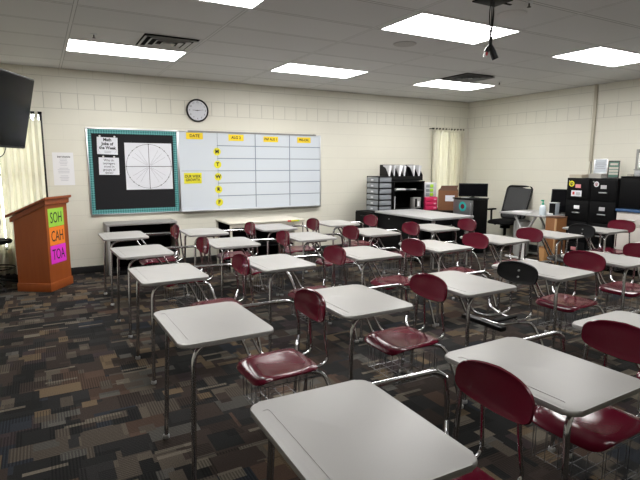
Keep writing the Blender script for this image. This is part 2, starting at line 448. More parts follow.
for j, (y, rn, xo) in enumerate(((6.2706, 'in the row nearest the whiteboard wall', 0), (3.7826, 'in the middle row', .05), (1.2946, 'in the added unseen row over the camera', .05))):
    for i, (x, cn) in enumerate(((.98, 'left'), (3.49, 'centre'), (5.985, 'right'))):
        ceiling_light(x+xo, y, 'bright rectangular ceiling light panel, the %s one %s' % (cn, rn), EMIT2 if j == 2 else EMIT)
def vent(x, y, label, s=.56, tone=FRAMEW):
    t = thing('ceiling_vent', label, 'air vent', (x, y, H), 0, 'square ceiling air diffusers')
    bx('backing', BLACK, t, -s/2, s/2, -s/2, s/2, -.002, -.0005, bev=0)
    for k in range(4):
        bm = bmesh.new(); a = s/2-k*.068; w = .030 if k else .035
        for sx, sy in ((1, 0), (-1, 0), (0, 1), (0, -1)):
            o_, i_ = a, a-w
            if i_ <= 0: continue
            if sx: P = [(sx*o_, -o_, -.024), (sx*o_, o_, -.024), (sx*i_, i_, -.005), (sx*i_, -i_, -.005)]
            else: P = [(-o_, sy*o_, -.024), (o_, sy*o_, -.024), (i_, sy*i_, -.005), (-i_, sy*i_, -.005)]
            v = [bm.verts.new(p) for p in P]; bm.faces.new(v)
            v2 = [bm.verts.new((p[0]*.985, p[1]*.985, p[2]-.003)) for p in P]; bm.faces.new(v2[::-1])
            for q_ in range(4): bm.faces.new((v[q_], v[(q_+1) % 4], v2[(q_+1) % 4], v2[q_]))
        finish('louver', bm, tone, t, False)
vent(1.29, 5.63, 'square louvered air vent beside the left light panel', .55)
vent(5.62, 5.62, 'square louvered air vent beside the far right light panel', .55, mat('grey_vent', (.22, .22, .22, 1), .6))
def speaker(x, y, label, m):
    o = simple('ceiling_speaker', m, lambda bm: lathe(bm, [(.02, -.010), (.10, -.010), (.118, -.008), (.125, -.0005)], 28, (0, 0, 0)))
    o.location = (x, y, H); tag(o, label, 'ceiling speaker', 'round ceiling speakers')
speaker(3.51, 4.44, 'round grey ceiling speaker between the middle light panels', mat('speaker_grille', (.46, .455, .45, 1), .7))
speaker(3.62, 3.14, 'round pale ceiling speaker beside the hanging cables', mat('speaker_grille_pale', (.62, .615, .61, 1), .6))
for x, y, l in ((.58, 5.64, 'small sprinkler head on the ceiling left of the vent'), (6.37, 5.69, 'small sprinkler head on the ceiling near the right corner'), (3.49, 2.86, 'small sprinkler head on the ceiling at the top of the photo')):
    t = thing('sprinkler_head', l, 'sprinkler', (x, y, H), 0, 'ceiling sprinkler heads')
    simple('escutcheon', STEEL, lambda bm: lathe(bm, [(.032, -.0005), (.030, -.006), (.012, -.010)], 18), t)
    simple('deflector', BRONZE, lambda bm: (lathe(bm, [(.006, -.010), (.006, -.035)], 10), lathe(bm, [(.016, -.036), (.016, -.039)], 14)), t)

# projector mount with dangling cables
t = thing('projector_mount', 'black ceiling projector mount plate at the top of the photo', 'projector mount', (3.05, 2.83, 2.78))
bx('plate', BLACKM, t, -.12, .12, -.09, .09, -.012, 0)
simple('pole', BLACKM, lambda bm: cyl(bm, (0, 0, (H-2.78)/2), .03, H-2.78-.001), t)
bx('arm', BLACKM, t, .12, .20, -.012, .012, -.009, -.003)
t = thing('hanging_cables', 'black cables with red, white and black plugs dangling from projector mount', 'cable', (3.05, 2.83, 2.767))
for k, (dx, bow) in enumerate(((-.016, -.035), (-.004, .012), (.012, .03), (.018, -.02))):
    bm = bmesh.new(); tube(bm, [(dx, 0, 0), (dx+bow*.6, bow*.3, -.1), (dx*.6+bow*.5, bow*.3, -.19), (.001*k, .002*k, -.27), (.002*k-.003, 0, -.31)], .0045, 6, .05)
    finish('cable', bm, RUBBER, t)
bm = bmesh.new(); tube(bm, [(0, 0, -.25), (0, 0, -.325)], .013, 8); finish('cable_tie', bm, RUBBER, t)
def plug(name, m, p0, p1, r):
    bm = bmesh.new(); tube(bm, [p0, tuple((Vector(p0)+Vector(p1))/2), p1], [r, r*1.5, r*1.5], 8); finish(name, bm, m, t)
plug('black_plug', BLACKP, (.0, 0, -.31), (.04, -.02, -.41), .016)
plug('short_plug', BLACKP, (-.005, 0, -.31), (-.03, .01, -.36), .012)
plug('red_plug', mat('red_plastic', (.5, .03, .04, 1), .4), (-.025, .005, -.355), (-.032, .01, -.385), .008)
plug('white_plug', WHITEP, (-.034, .01, -.36), (-.044, .015, -.40), .006)

# ------------------------------------------------------------------ combo desks
def make_desk():
    t = thing('student_desk', 'x', 'student desk', (0, 0, 0), 0, 'combo student desks in rows')
    # desktop with pencil groove
    bm = bmesh.new(); prism(bm, rrect(.24, .31, .045, 8), .729, .75, lambda u, v, h: (u, v, h))
    es = [e for e in bm.edges if abs(e.verts[0].co.z-e.verts[1].co.z) < 1e-5]
    bmesh.ops.bevel(bm, geom=es, offset=.0085, segments=4, affect='EDGES', profile=.5)
    d = finish('desktop', bm, DESKTOP, None, True, 30)
    bm = bmesh.new()
    prism(bm, [(u-.196, v) for u, v in rrect(.013, .245, .0125, 6)], .7484, .77, lambda u, v, h: (u, v, h))
    c = finish('cut', bm, DESKTOP, None)
    md = d.modifiers.new('b', 'BOOLEAN'); md.operation = 'DIFFERENCE'; md.object = c; md.solver = 'EXACT'
    dg = bpy.context.evaluated_depsgraph_get(); me = bpy.data.meshes.new_from_object(d.evaluated_get(dg))
    bpy.data.objects.remove(d); bpy.data.objects.remove(c)
    me.materials.clear(); me.materials.append(DESKTOP); me.name = 'desktop'
    for p in me.polygons: p.use_smooth = True
    me.set_sharp_from_angle(angle=math.radians(28))
    d = bpy.data.objects.new('desktop', me); COL.objects.link(d); d.parent = t
    R = .0125
    def part(name, pts, rad=.06, r=R, m=CHROME, foot=None):
        bm = bmesh.new(); tube(bm, pts, r, 12, rad); o = finish(name, bm, m, t, True, 60)
        if foot:
            bm = bmesh.new(); lathe(bm, [(.016, 0), (.019, .004), (.019, .018), (.0145, .024)], 14, (foot[0], foot[1], 0)); finish('foot_glide', bm, GLIDE, o)
        return o
    # side tubes: the leg bends under the top
    part('front_leg', [(-.190, -.272, .012), (-.160, -.238, .714), (.14, -.215, .716)], .095, foot=(-.190, -.272))
    part('front_leg', [(-.200, .272, .012), (-.172, .238, .714), (.00, .258, .715)], .095, foot=(-.200, .272))
    part('under_brace', [(.02, -.225, .716), (.02, .255, .716)], 0, .010)
    R = .0105
    part('seat_tube', [(.03, .235, .716), (.14, .250, .705), (.262, .240, .52), (.300, .205, .408), (.33, -.09, .402), (.54, -.115, .402)], .05, R)
    part('seat_tube', [(.06, .272, .712), (.215, .270, .700), (.335, .245, .51), (.372, .205, .412), (.42, .110, .402), (.56, .115, .402)], .05, R)
    part('arm_bar', [(0, .258, .715), (.14, .328, .700), (.62, .338, .690), (.675, .338, .655)], .06)
    part('rear_leg', [(.675, .338, .655), (.70, .338, .52), (.662, .342, .012)], .06, foot=(.662, .342))
    part('rear_leg', [(.50, -.115, .402), (.60, -.155, .395), (.632, -.225, .26), (.655, -.285, .012)], .07, foot=(.655, -.285))
    part('cross_bar', [(.54, -.115, .398), (.57, .12, .398), (.66, .30, .40), (.697, .338, .45)], .07, .011)
    # seat
    o1 = superell(.195, .186, 6, 48)
    def fs(u, v, k, side):
        z = .440 - .014*(1-min(1, (u/.205)**2))*(1-(v/.192)**2)
        z += .008*max(0, (u-.06)/.145)**2
        z -= .034*max(0, (-u-.10)/.105)**2
        z -= .010*k**10
        z += .004*(abs(v)/.192)**3*(1 if u > -.1 else .3)
        return (.378+u, v, z-(.011 if side else 0))
    simple('seat', MAROON, lambda bm: shell(bm, o1, 9, fs, .011), t)
    # backrest
    o2 = superell(.182, .082, 3.1, 44)
    def fb(u, v, k, side):          # u along y, v along z
        x = .618 - .80*u*u + .12*v + .10*max(0, -v)**2 - (.006*(k**6))
        return (x+(.013 if side else 0), u,   .748+v*(1-.12*abs(u)/.188))
    simple('backrest', MAROON, lambda bm: shell(bm, o2, 8, fb, .013), t)
    for s in (-1, 1):
        o = part('back_post', [(.638, s*.085, .775), (.645, s*.088, .62), (.665, s*.098, .43), (.60, s*.10, .404), (.42, s*.10, .404)], .07, .009)
    # wire book basket under the seat
    bm = bmesh.new(); r = .0017; x0, x1, y0, y1, z0, z1 = .235, .545, -.165, .165, .20, .385
    for k in range(6):
        y = y0+(y1-y0)*k/5; tube(bm, [(x0, y, z1 if k in (0, 5) else z1-.03), (x0, y, z0), (x1, y, z0), (x1, y, z1-.06)], r, 5, .01)
    for k in range(4):
        x = x0+.02+(x1-x0-.04)*k/3; tube(bm, [(x, y0, z1), (x, y0, z0-.003), (x, y1, z0-.003), (x, y1, z1)], r, 5, .01)
    for zz in (z1,): tube(bm, [(x0, y0, zz), (x1, y0, zz), (x1, y1, zz), (x0, y1, zz), (x0, y0, zz)], r*1.3, 5)
    finish('book_basket', bm, WIRE, t)
    return t
DESK = {
'A1':(.800,1.218,-.025),'B1':(1.722,1.258,.025),'C1':(2.612,1.265,.017),
'A2':(.742,2.512,.008),'B2':(1.641,2.515,-.006),'C2':(2.552,2.535,.009),'D2':(3.440,2.549,.05),'E2':(4.369,2.577,.029),
'A3':(.807,3.838,.018),'B3':(1.708,3.833,.029),'C3':(2.620,3.856,-.009),'D3':(3.500,3.855,.03),'E3':(4.410,3.894,.01),'F3':(5.301,3.858,-.037),'G3':(6.22,3.870,0),
'A4':(.811,4.945,.034),'B4':(1.74,5.062,-.05),'C4':(2.657,5.067,-.009),'D4':(3.55,5.050,-.05),'E4':(4.50,5.030,-.08),
'A5':(.812,6.152,.006),'B5':(1.727,6.030,-.035),'C5':(2.657,6.042,-.025),'D5':(3.63,6.056,-.034)}
ROWN = {'1': 'the row nearest the camera', '2': 'the second row from the camera', '3': 'the third, longest row from the camera', '4': 'the second row from the whiteboard', '5': 'the row nearest the whiteboard'}
ORD = dict(zip('ABCDEFG', ['leftmost', 'second from left', 'third from left', 'fourth from left', 'fifth from left', 'sixth from left', 'seventh from left']))
proto = make_desk()
def blacken(o, noseat):
    for ch in kids(o):
        if ch.name.split('.')[0] in ('seat', 'backrest'):
            ch.data = ch.data.copy(); ch.data.materials[0] = BLACKP
            if ch.name.startswith('backrest'):
                for zz in (.715, .765):
                    bm = bmesh.new(); cyl(bm, (.612+.12*(zz-.745), 0, zz), .007, .012, 'X', 10); finish('rivet', bm, GLIDE, ch)
        if noseat and ch.name.split('.')[0] in ('seat', 'book_basket'): bpy.data.objects.remove(ch)
    if noseat:                                   # only the black carrier rails are left of this seat
        bm = bmesh.new(); box(bm, .195, .255, -.215, .165, .405, .440, .008); finish('seat_rail', bm, BLACKP, o)
        bm = bmesh.new(); box(bm, .34, .56, -.06, -.01, .412, .425, .003); finish('seat_bracket', bm, BLACKM, o)
for i, (k, (x, y, r)) in enumerate(DESK.items()):
    o = proto if i == 0 else copy_tree(proto)
    o.location = (x, y, 0); o.rotation_euler = (0, 0, r)
    dark = k in ('C2', 'F3')
    if k == 'C2': o['label'] = 'grey-topped desk with black backrest and bare black seat rail, in second row from camera'
    else: o['label'] = ('grey-topped combo desk with %s seat, %s in %s' % ('black' if dark else 'maroon', ORD[k[0]], ROWN[k[1]])).replace('combo desk with', 'desk with') 
    if dark: blacken(o, k == 'C2')

# ------------------------------------------------------------------ front wall: boards
YF = D          # wall face
t = thing('bulletin_board', 'black bulletin board with teal border left of the whiteboard', 'bulletin board', (.620, YF, .829))
bw, bh = 1.271, 1.240
bx('backing_paper', mat('black_board_paper', (.016, .016, .018, 1), .8, spec=.15), t, .055, bw-.06, -.018, -.014, .075, bh-.075, bev=0)
bx('backboard', GREYM, t, .004, bw-.004, -.014, -.001, .004, bh-.004, bev=0)
m = bpy.data.materials.new('teal_pattern_border'); m.use_nodes = True; q = NT(m)
tc = q.n.new('ShaderNodeTexCoord'); ch = q.n.new('ShaderNodeTexChecker'); ch.inputs['Scale'].default_value = 42
mp = q.n.new('ShaderNodeMapping'); mp.inputs['Rotation'].default_value = (0, PI/4, 0); q.l.new(tc.outputs['Object'], mp.inputs[0]); q.l.new(mp.outputs[0], ch.inputs[0])
ch.inputs[1].default_value = (.022, .15, .155, 1); ch.inputs[2].default_value = (.11, .33, .33, 1)
q.l.new(ch.outputs[0], q.n['Principled BSDF'].inputs['Base Color']); q.n['Principled BSDF'].inputs['Roughness'].default_value = .7
bm = bmesh.new()
for r in ((.018, bw-.018, bh-.078, bh-.018), (.018, bw-.018, .018, .082), (.018, .068, .082, bh-.078), (bw-.072, bw-.018, .082, bh-.078)): box(bm, r[0], r[1], -.022, -.019, r[2], r[3])
finish('border', bm, m, t, False)
bm = bmesh.new()
for r in ((0, bw, bh-.018, bh), (0, bw, 0, .018), (0, .018, .018, bh-.018), (bw-.018, bw, .018, bh-.018)): box(bm, r[0], r[1], -.028, -.0005, r[2], r[3], .002)
finish('frame', bm, STEEL, t)
YP = D-.019
def paper(name, label, cat, x0, x1, z0, z1, m, y=YP, th=.0012, tilt=0, group=None):
    t = thing(name, label, cat, ((x0+x1)/2, y, (z0+z1)/2), 0, group); t.rotation_euler = (0, tilt, 0)
    w, h = (x1-x0)/2, (z1-z0)/2
    bx('sheet', m, t, -w, w, -th, 0, -h, h, bev=0)
    return t, w, h
PIN = mat('clear_pushpin', (.6, .6, .6, 1), .2)
def pins(t, w, h, xs):
    for x in xs:
        o = simple('pushpin', PIN, lambda bm: lathe(bm, [(.006, 0), (.006, .008), (.014, .012), (.014, .018)], 10), t)
        o.rotation_euler = (PI/2, 0, 0); o.location = (x, 0, h+.012)
t, w, h = paper('joke_title_paper', 'white paper reading Math Joke of the Week on black board', 'paper', .755, 1.03, 1.70, 1.94, PAPERB, tilt=.03)
text('lettering', 'Math\nJoke of\nthe Week', .060, INK, t, (0, -.0022, .028), bold=.002, sx=.9)
bm = bmesh.new()
for s in (-1, 1):
    tube(bm, [(s*.115, -.002, -.045), (s*.118, -.002, -.075), (s*.09, -.002, -.1)], .002, 4)
box(bm, -.045, .05, -.0022, -.0013, -.078, -.072); box(bm, -.04, .045, -.0022, -.0013, -.1, -.093)
finish('scribble', bm, GREYINK, t); pins(t, w, h, (-.10, .095))
t, w, h = paper('joke_paper', 'white paper with a joke question pinned below the joke title', 'paper', .765, 1.035, 1.41, 1.655, PAPERB, tilt=.02)
text('lettering', 'Why do\nteenagers\ntravel in\ngroups of\nthree?', .047, INK, t, (0, -.0022, -.005), sx=.9); pins(t, w, h, (-.075, .07))
t, w, h = paper('circle_poster', 'large white poster of a circle divided by radial lines', 'poster', 1.12, 1.79, 1.19, 1.87, PAPERB)
bm = bmesh.new()
ring = [(.322*math.cos(2*PI*k/72), -.0022, .322*math.sin(2*PI*k/72)) for k in range(73)]
tube(bm, ring, .0026, 4)
for a, ln, rr in ((0, .33, .0042), (90, .33, .0042), (180, .33, .0042), (270, .33, .0042)):
    a = math.radians(a); tube(bm, [(0, -.0022, 0), (ln*math.cos(a), -.0022, ln*math.sin(a))], rr, 4)
lathe(bm, [(.001, 0), (.001, .0001)], 4)
finish('circle_and_axes', bm, INK, t)
bm = bmesh.new()
for a in (30, 45, 60, 120, 135, 150, 210, 225, 240, 300, 315, 330):
    a = math.radians(a); tube(bm, [(.03*math.cos(a), -.002, .03*math.sin(a)), (.27*math.cos(a), -.002, .27*math.sin(a))], .0022, 4)
finish('radial_lines', bm, GREYINK, t)
bm = bmesh.new()
for a in (0, 30, 45, 60, 90, 120, 135, 150, 180, 210, 225, 240, 270, 300, 315, 330):
    a = math.radians(a); cyl(bm, (.322*math.cos(a), -.0024, .322*math.sin(a)), .008, .002, 'Y', 10)
finish('angle_mark', bm, INK, t)

# whiteboard
t = thing('whiteboard', 'long whiteboard ruled into a weekly grid on front wall', 'whiteboard', (1.896, YF, .831))
ww, wh = 2.486, 1.234
WB = mat('whiteboard_enamel', (.60, .645, .70, 1), .22, 0, .2)
bx('panel', WB, t, .012, ww-.012, -.018, -.001, .012, wh-.012, bev=0)
bm = bmesh.new()
for r in ((0, ww, wh-.014, wh), (0, ww, 0, .016), (0, .012, .016, wh-.014), (ww-.014, ww, .016, wh-.014)): box(bm, r[0], r[1], -.026, -.0005, r[2], r[3], .002)
finish('frame', bm, STEEL, t)
bm = bmesh.new(); box(bm, .02, ww-.02, -.075, -.026, -.004, .004, .002); box(bm, .02, ww-.02, -.078, -.073, -.004, .012, .001); finish('marker_tray', bm, STEEL, t)
bm = bmesh.new(); box(bm, .15, ww-.10, -.033, -.026, wh-.012, wh+.012, .003); box(bm, ww-.17, ww-.13, -.045, -.033, wh-.01, wh+.014, .004); box(bm, ww-.85, ww-.82, -.04, -.033, wh-.004, wh+.014, .004); finish('map_rail', bm, GREYM, t)
TAPE = mat('grid_tape', (.20, .24, .29, 1), .6)
bm = bmesh.new(); X0 = 1.896; Z0 = .831
for z in (1.855, 1.655, 1.46, 1.265, 1.06): box(bm, 2.50-X0, 4.37-X0, -.0196, -.0182, z-Z0-.0065, z-Z0+.0065)
box(bm, 1.93-X0, 2.50-X0, -.0196, -.0182, 1.46-Z0-.003, 1.46-Z0+.003)
for x, w_ in ((2.51, .003), (3.15, .0075), (3.775, .0075)): box(bm, x-X0-w_, x-X0+w_, -.0202, -.0183, (.86 if x > 2.6 else .86)-Z0, 2.05-Z0)
finish('ruled_grid', bm, TAPE, t, False)
YW = D-.0204
def label_card(label, x0, x1, z0, z1, body, size, m=YELLOW, sx=1):
    t, w, h = paper('label_card', label, 'label', x0, x1, z0, z1, m, YW, group='yellow cards on the whiteboard')
    text('lettering', body, size, INK, t, (0, -.0022, 0), bold=.0014, sx=sx)
label_card('yellow card reading DATE at top left of the whiteboard', 2.02, 2.28, 1.945, 2.045, 'DATE', .062)
label_card('yellow two-line card on the lower left of the whiteboard', 1.965, 2.24, 1.265, 1.43, 'OUR WEEK\nGROWTH', .058, YELLOWC, .85)
label_card('yellow card reading ALG 2 above the first grid column', 2.695, 2.95, 1.935, 2.035, 'ALG 2', .060)
label_card('yellow card reading PAP ALG 1 above the middle grid column', 3.295, 3.56, 1.93, 2.02, 'PAP ALG 1', .058, sx=.85)
label_card('yellow card reading PRE-CAL above the right grid column', 3.92, 4.18, 1.93, 2.025, 'PRE-CAL', .056, sx=.9)
for (x, z), ch_ in zip(((2.50, 1.76), (2.505, 1.56), (2.507, 1.365), (2.51, 1.165), (2.517, .96)), 'MTWRF'):
    t = thing('day_marker', 'round yellow marker with black letter %s on the whiteboard' % ch_, 'marker', (x, YW, z), 0, 'round yellow day letters')
    o = simple('disc', YELLOWC, lambda bm: cyl(bm, (0, -.0008, 0), .060, .0014, 'Y', 28), t)
    text('lettering', ch_, .078, INK, t, (0, -.0022, 0), bold=.004)
# wall clock
t = thing('wall_clock', 'round black-rimmed clock on the wall above the whiteboard', 'clock', (2.21, YF, 2.38))
def tor(bm):
    prof = [(.150, .001), (.172, .001), (.174, .02), (.168, .038), (.158, .040), (.150, .030)]
    rings = [[bm.verts.new((r*math.cos(2*PI*k/48), -y, r*math.sin(2*PI*k/48))) for k in range(48)] for r, y in prof]
    for a, b in zip(rings, rings[1:]+rings[:1]):
        for k in range(48): bm.faces.new((a[k], a[(k+1) % 48], b[(k+1) % 48], b[k]))
simple('rim', BLACKP, tor, t)
simple('face', mat('clock_face', (.60, .61, .66, 1), .35), lambda bm: cyl(bm, (0, -.011, 0), .151, .02, 'Y', 40), t)
for k in range(12):
    a = PI/2-2*PI*(k+1)/12
    text('numeral', str(k+1), .036, INK, t, (.122*math.cos(a), -.0222, .122*math.sin(a)))
bm = bmesh.new(); tube(bm, [(.03, -.025, .0), (-.075, -.025, .004)], .004, 4); finish('hour_hand', bm, INK, t)
bm = bmesh.new(); tube(bm, [(-.03, -.027, -.004), (.09, -.027, .012)], .003, 4); finish('minute_hand', bm, INK, t)
simple('hub', INK, lambda bm: cyl(bm, (0, -.026, 0), .008, .01, 'Y', 12), t)
# schedule on the wall
t, w, h = paper('schedule_sheet', 'white printed schedule sheet taped to wall beside the left window', 'paper', .185, .445, 1.272, 1.72, WHITE, D-.001)
text('title', 'Bell Schedule', .030, INK, t, (.01, -.0022, .165), bold=.001)
bm = bmesh.new(); rnd = random.Random(4)
for k in range(15):
    if k in (5, 10): continue
    z = .135-k*.021; ww_ = .04+rnd.random()*.045
    box(bm, .005-ww_, .01+ww_*.8, -.0019, -.0013, z-.0035, z+.0035)
finish('text_lines', bm, mat('pale_ink', (.52, .52, .56, 1), .8), t, False)

# ------------------------------------------------------------------ low shelf units on the front wall
t = thing('metal_bookcase', 'low grey open-front metal bookcase under the bulletin board', 'bookcase', (.775, 7.45, 0))
W_, DP, HT = .965, .385, .735
for a, b in ((0, .035), (W_-.02, W_)): bx('side_panel', GREYM, t, a, b, 0, DP, 0, HT-.03)
bx('top', GREYM, t, -.005, W_+.005, -.008, DP, HT-.03, HT, bev=.005)
bx('back_panel', BLACKM, t, .035, W_-.02, DP-.012, DP, .05, HT-.03)
bx('plinth', BLACKM, t, .035, W_-.02, .01, DP-.012, 0, .05)
for z in (.28, .52): bx('shelf', BLACKM, t, .035, W_-.02, .03, DP-.012, z, z+.018)
t = thing('beige_bookcase', 'low beige open bookcase with coloured label strip under the whiteboard', 'bookcase', (2.37, 6.90, 0))
W_, DP, HT = 1.20, .68, .72
bx('top', BEIGE, t, -.01, W_+.01, -.01, DP, HT-.025, HT, bev=.006)
bx('apron', BEIGE, t, .03, W_-.16, 0, .02, HT-.075, HT-.025)
for s in ((0, .03, 0, .03), (0, .03, DP-.03, DP)): bx('leg', BEIGE, t, s[0], s[1], s[2], s[3], 0, HT-.025)
bx('end_panel', BEIGE, t, W_-.16, W_, 0, DP, .02, HT-.025)
bx('back_panel', BLACKM, t, .03, W_-.16, DP-.03, DP-.015, .03, HT-.03)
bx('shelf', BLACKM, t, .03, W_-.16, .05, DP-.03, .33, .35)
bx('floor_panel', BLACKM, t, .03, W_-.16, .05, DP-.03, .03, .05)
bx('edge_slot', BLACK, t, W_-.03, W_-.018, -.003, .0, .30, HT-.05, bev=0)
o = simple('label_strip', [mat('red_tape', (.55, .03, .02, 1), .5), YELLOWC, GREEN], lambda bm: None, None)
bpy.data.objects.remove(o)
t2 = thing('label_strip', 'small red, yellow and green label strip on front edge of beige bookcase', 'label', (2.37+W_-.29, 6.888, HT-.012))
bx('red_block', MATS['red_tape'], t2, 0, .06, -.002, 0, -.012, .012, bev=0)
bx('yellow_block', YELLOWC, t2, .06, .17, -.002, 0, -.012, .012, bev=0)
bx('green_block', GREEN, t2, .17, .20, -.002, 0, -.012, .012, bev=0)

# ------------------------------------------------------------------ lectern
A = math.atan2(.83, .56)                      # front face direction
t = thing('lectern', 'reddish wooden lectern with sloped top by the left window', 'lectern', (.04, 6.87, 0), A)
Lw, Ld = .45, .42                            # local x along the front, local y towards the back
bx('base_plinth', WOODR, t, -.012, Lw+.012, -.012, Ld+.012, 0, .105, bev=.006)
def body(bm):
    prism(bm, [(0, .105), (Ld, .105), (Ld, .915), (0, 1.105)], .002, Lw-.002, lambda u, v, h: (h, u, v))
simple('cabinet_body', WOODR, body, t, False)
def trim(bm):
    prism(bm, [(-.022, 1.075), (Ld+.03, .862), (Ld+.03, .915), (-.022, 1.135)], -.022, Lw+.022, lambda u, v, h: (h, u, v))
simple('top_molding', WOODT, trim, t, False)
def slab(bm):
    prism(bm, [(-.045, 1.142), (Ld+.075, .918), (Ld+.075, .944), (-.045, 1.170)], -.045, Lw+.045, lambda u, v, h: (h, u, v))
simple('sloped_top', WOODT, slab, t, False)
for body_, colr, z0, nm in (('SOH', (.32, .62, .06, 1), .795, 'lime green'), ('CAH', (.90, .24, .02, 1), .565, 'orange'), ('TOA', (.80, .035, .62, 1), .335, 'magenta')):
    k = thing('trig_sign', '%s paper sign reading %s on the lectern front' % (nm, body_), 'sign', (0, 0, 0), A, 'coloured paper signs on the lectern')
    mw = Matrix.Translation((.04, 6.87, 0)) @ Matrix.Rotation(A, 4, 'Z')
    k.location = mw @ Vector((.048, -.0012, z0))
    bx('sheet', mat('sign_'+body_, colr, .6), k, 0, .315, -.0012, 0, 0, .226, bev=0)
    text('lettering', body_, .19, INK, k, (.157, -.0024, .105), sx=.64)

# ------------------------------------------------------------------ television on a ceiling arm
tl = Vector((-.427, -.904, 0)).normalized(); nrm = Vector((.904, -.427, 0)).normalized()
tilt = math.radians(12.5)
upv = (Vector((0, 0, 1))*math.cos(tilt) + nrm*math.sin(tilt)); out = tl.cross(upv); 
if out.dot(nrm) < 0: out = -out
tw, th_ = 1.05, .59
ctr = Vector((.034, 5.0, 2.268)) + tl*tw/2 - upv*th_/2
t = thing('television', 'black wall television tilted downward at the upper left', 'television', ctr)
Mx = Matrix((tuple(-tl), tuple(-out), tuple(upv))).transposed()      # local x right, -y out of the screen, z up
t.rotation_euler = Mx.to_euler()
bx('housing', BLACKP, t, -tw/2, tw/2, .001, .055, -th_/2, th_/2, bev=.006)
bx('screen', SCREEN, t, -tw/2+.012, tw/2-.012, -.002, .001, -th_/2+.018, th_/2-.012, bev=.0008)
bx('mount_plate', BLACKM, t, -.16, .16, .055, .085, -.14, .14)
bm = bmesh.new(); tube(bm, [(.28, .03, -th_/2+.01), (.27, .03, -th_/2-.06), (.12, .03, -th_/2-.12), (-.1, .03, -th_/2-.08), (-.2, .03, -th_/2+.01)], .004, 6, .08); finish('power_cable', bm, RUBBER, t)
Mi = (Matrix.Translation(ctr) @ Mx.to_4x4()).inverted()
pole = ctr-nrm*.20
bm = bmesh.new(); tube(bm, [Mi @ Vector((pole.x, pole.y, 1.95)), Mi @ Vector((pole.x, pole.y, H-.001))], .025, 12); tube(bm, [Mi @ Vector((pole.x, pole.y, 1.99)), Vector((0, .08, 0))], .02, 10); finish('ceiling_pole', bm, BLACKM, t)

# ------------------------------------------------------------------ black stool by the lectern
t = thing('drafting_stool', 'black wheeled stool at the left edge behind the lectern', 'stool', (-.545, 7.36, 0), -.3)
simple('seat', BLACK, lambda bm: lathe(bm, [(.15, .575), (.195, .585), (.205, .605), (.19, .625), (.10, .635)], 30), t)
simple('column', BLACKM, lambda bm: (cyl(bm, (0, 0, .36), .022, .44), cyl(bm, (0, 0, .2), .032, .2)), t)
for k in range(5):
    a = 2*PI*k/5+.35; c_, s_ = math.cos(a), math.sin(a)
    bm = bmesh.new(); tube(bm, [(.02*c_, .02*s_, .12), (.23*c_, .23*s_, .075)], .016, 8); o = finish('base_arm', bm, BLACKM, t)
    bm = bmesh.new(); cyl(bm, (.225*c_, .225*s_, .0262), .026, .03, 'X', 14); finish('caster', bm, RUBBER, o)
bm = bmesh.new(); tube(bm, [(.21*math.cos(2*PI*k/32), .21*math.sin(2*PI*k/32), .27) for k in range(33)], .009, 8)
for k in range(3): tube(bm, [(0, 0, .27), (.21*math.cos(2*PI*k/3), .21*math.sin(2*PI*k/3), .27)], .007, 6)
finish('foot_ring', bm, BLACKM, t)
simple('backrest', BLACK, lambda bm: shell(bm, superell(.15, .10, 2.4, 30), 5, lambda u, v, k, s: (u, -.19-.4*u*u*-1+(.03 if s else 0), .875+v), .03), t)
bm = bmesh.new(); tube(bm, [(0, -.10, .58), (0, -.20, .62), (0, -.185, .86)], .014, 8, .05); finish('back_stem', bm, BLACKM, t)

# ------------------------------------------------------------------ teacher's corner
t = thing('teacher_desk', 'black teacher desk with long light grey top before the drawers', 'desk', (0, 0, 0))
x0, x1, y0, y1 = 5.0, 5.87, 5.60, 7.03
t.location = (x0, y0, 0); w, d_ = x1-x0, y1-y0
simple('desktop', GREYTOP, lambda bm: box(bm, 0, w, 0, d_, .745, .78, .008, 3), t)
bx('side_panel', BLACKM, t, .06, .085, .30, d_-.02, .06, .745)
bx('pedestal', BLACKM, t, .09, .52, d_-.50, d_-.03, .02, .74)
bx('modesty_panel', BLACKM, t, .085, w-.08, d_-.028, d_-.01, .1, .745)
for lx, ly in ((.10, .06), (w-.08, .06), (w-.08, d_-.08)):
    simple('leg', GREYM, lambda bm: (cyl(bm, (lx, ly, .375), .026, .738, seg=16)), t)
bx('lock', STEEL, t, .056, .06, d_-.34, d_-.325, .66, .675, bev=0)
t = thing('storage_cabinet', 'low black cabinet under the grey drawer tower', 'cabinet', (4.98, 7.06, 0))
bx('body', BLACKM, t, .012, .46, 0, .54, .0, .74)
for z in (.06, .40):
    o = bx('drawer', BLACKM, t, 0, .012, .02, .54, z, z+.32)
    bx('handle', BLACKP, o, -.012, 0, .2, .36, z+.26, z+.275)
# drawer tower
t = thing('drawer_tower', 'black tower of six grey translucent drawers beside the black bookcase', 'drawer unit', (5.13, 7.10, .7405))
Wt, Dt, Ht = .29, .37, .62
pz = (Ht-.014)/6
bm = bmesh.new()
for xx in (0, Wt-.016):
    for yy in (0, Dt-.016): box(bm, xx, xx+.016, yy, yy+.016, 0, Ht)
for k in range(7):
    z = k*pz; box(bm, .001, Wt-.001, .001, Dt-.001, z, z+.014)
box(bm, Wt-.008, Wt-.002, .016, Dt-.016, 0, Ht); finish('frame', bm, BLACKP, t, False)
for k in range(6):
    z = k*pz+.016
    o = bx('drawer', GREYD, t, -.012, Wt-.012, .019, Dt-.019, z, z+pz-.022, bev=.006)
    o2 = bx('side_window', mat('grey_translucent_side', (.20, .215, .235, 1), .4, spec=.3), o, .02, Wt-.02, .004, .010, z+.003, z+pz-.024, bev=.001)
    bx('tag', PAPERB, o, -.0135, -.0122, .15, .22, z+.022, z+.05, bev=0)
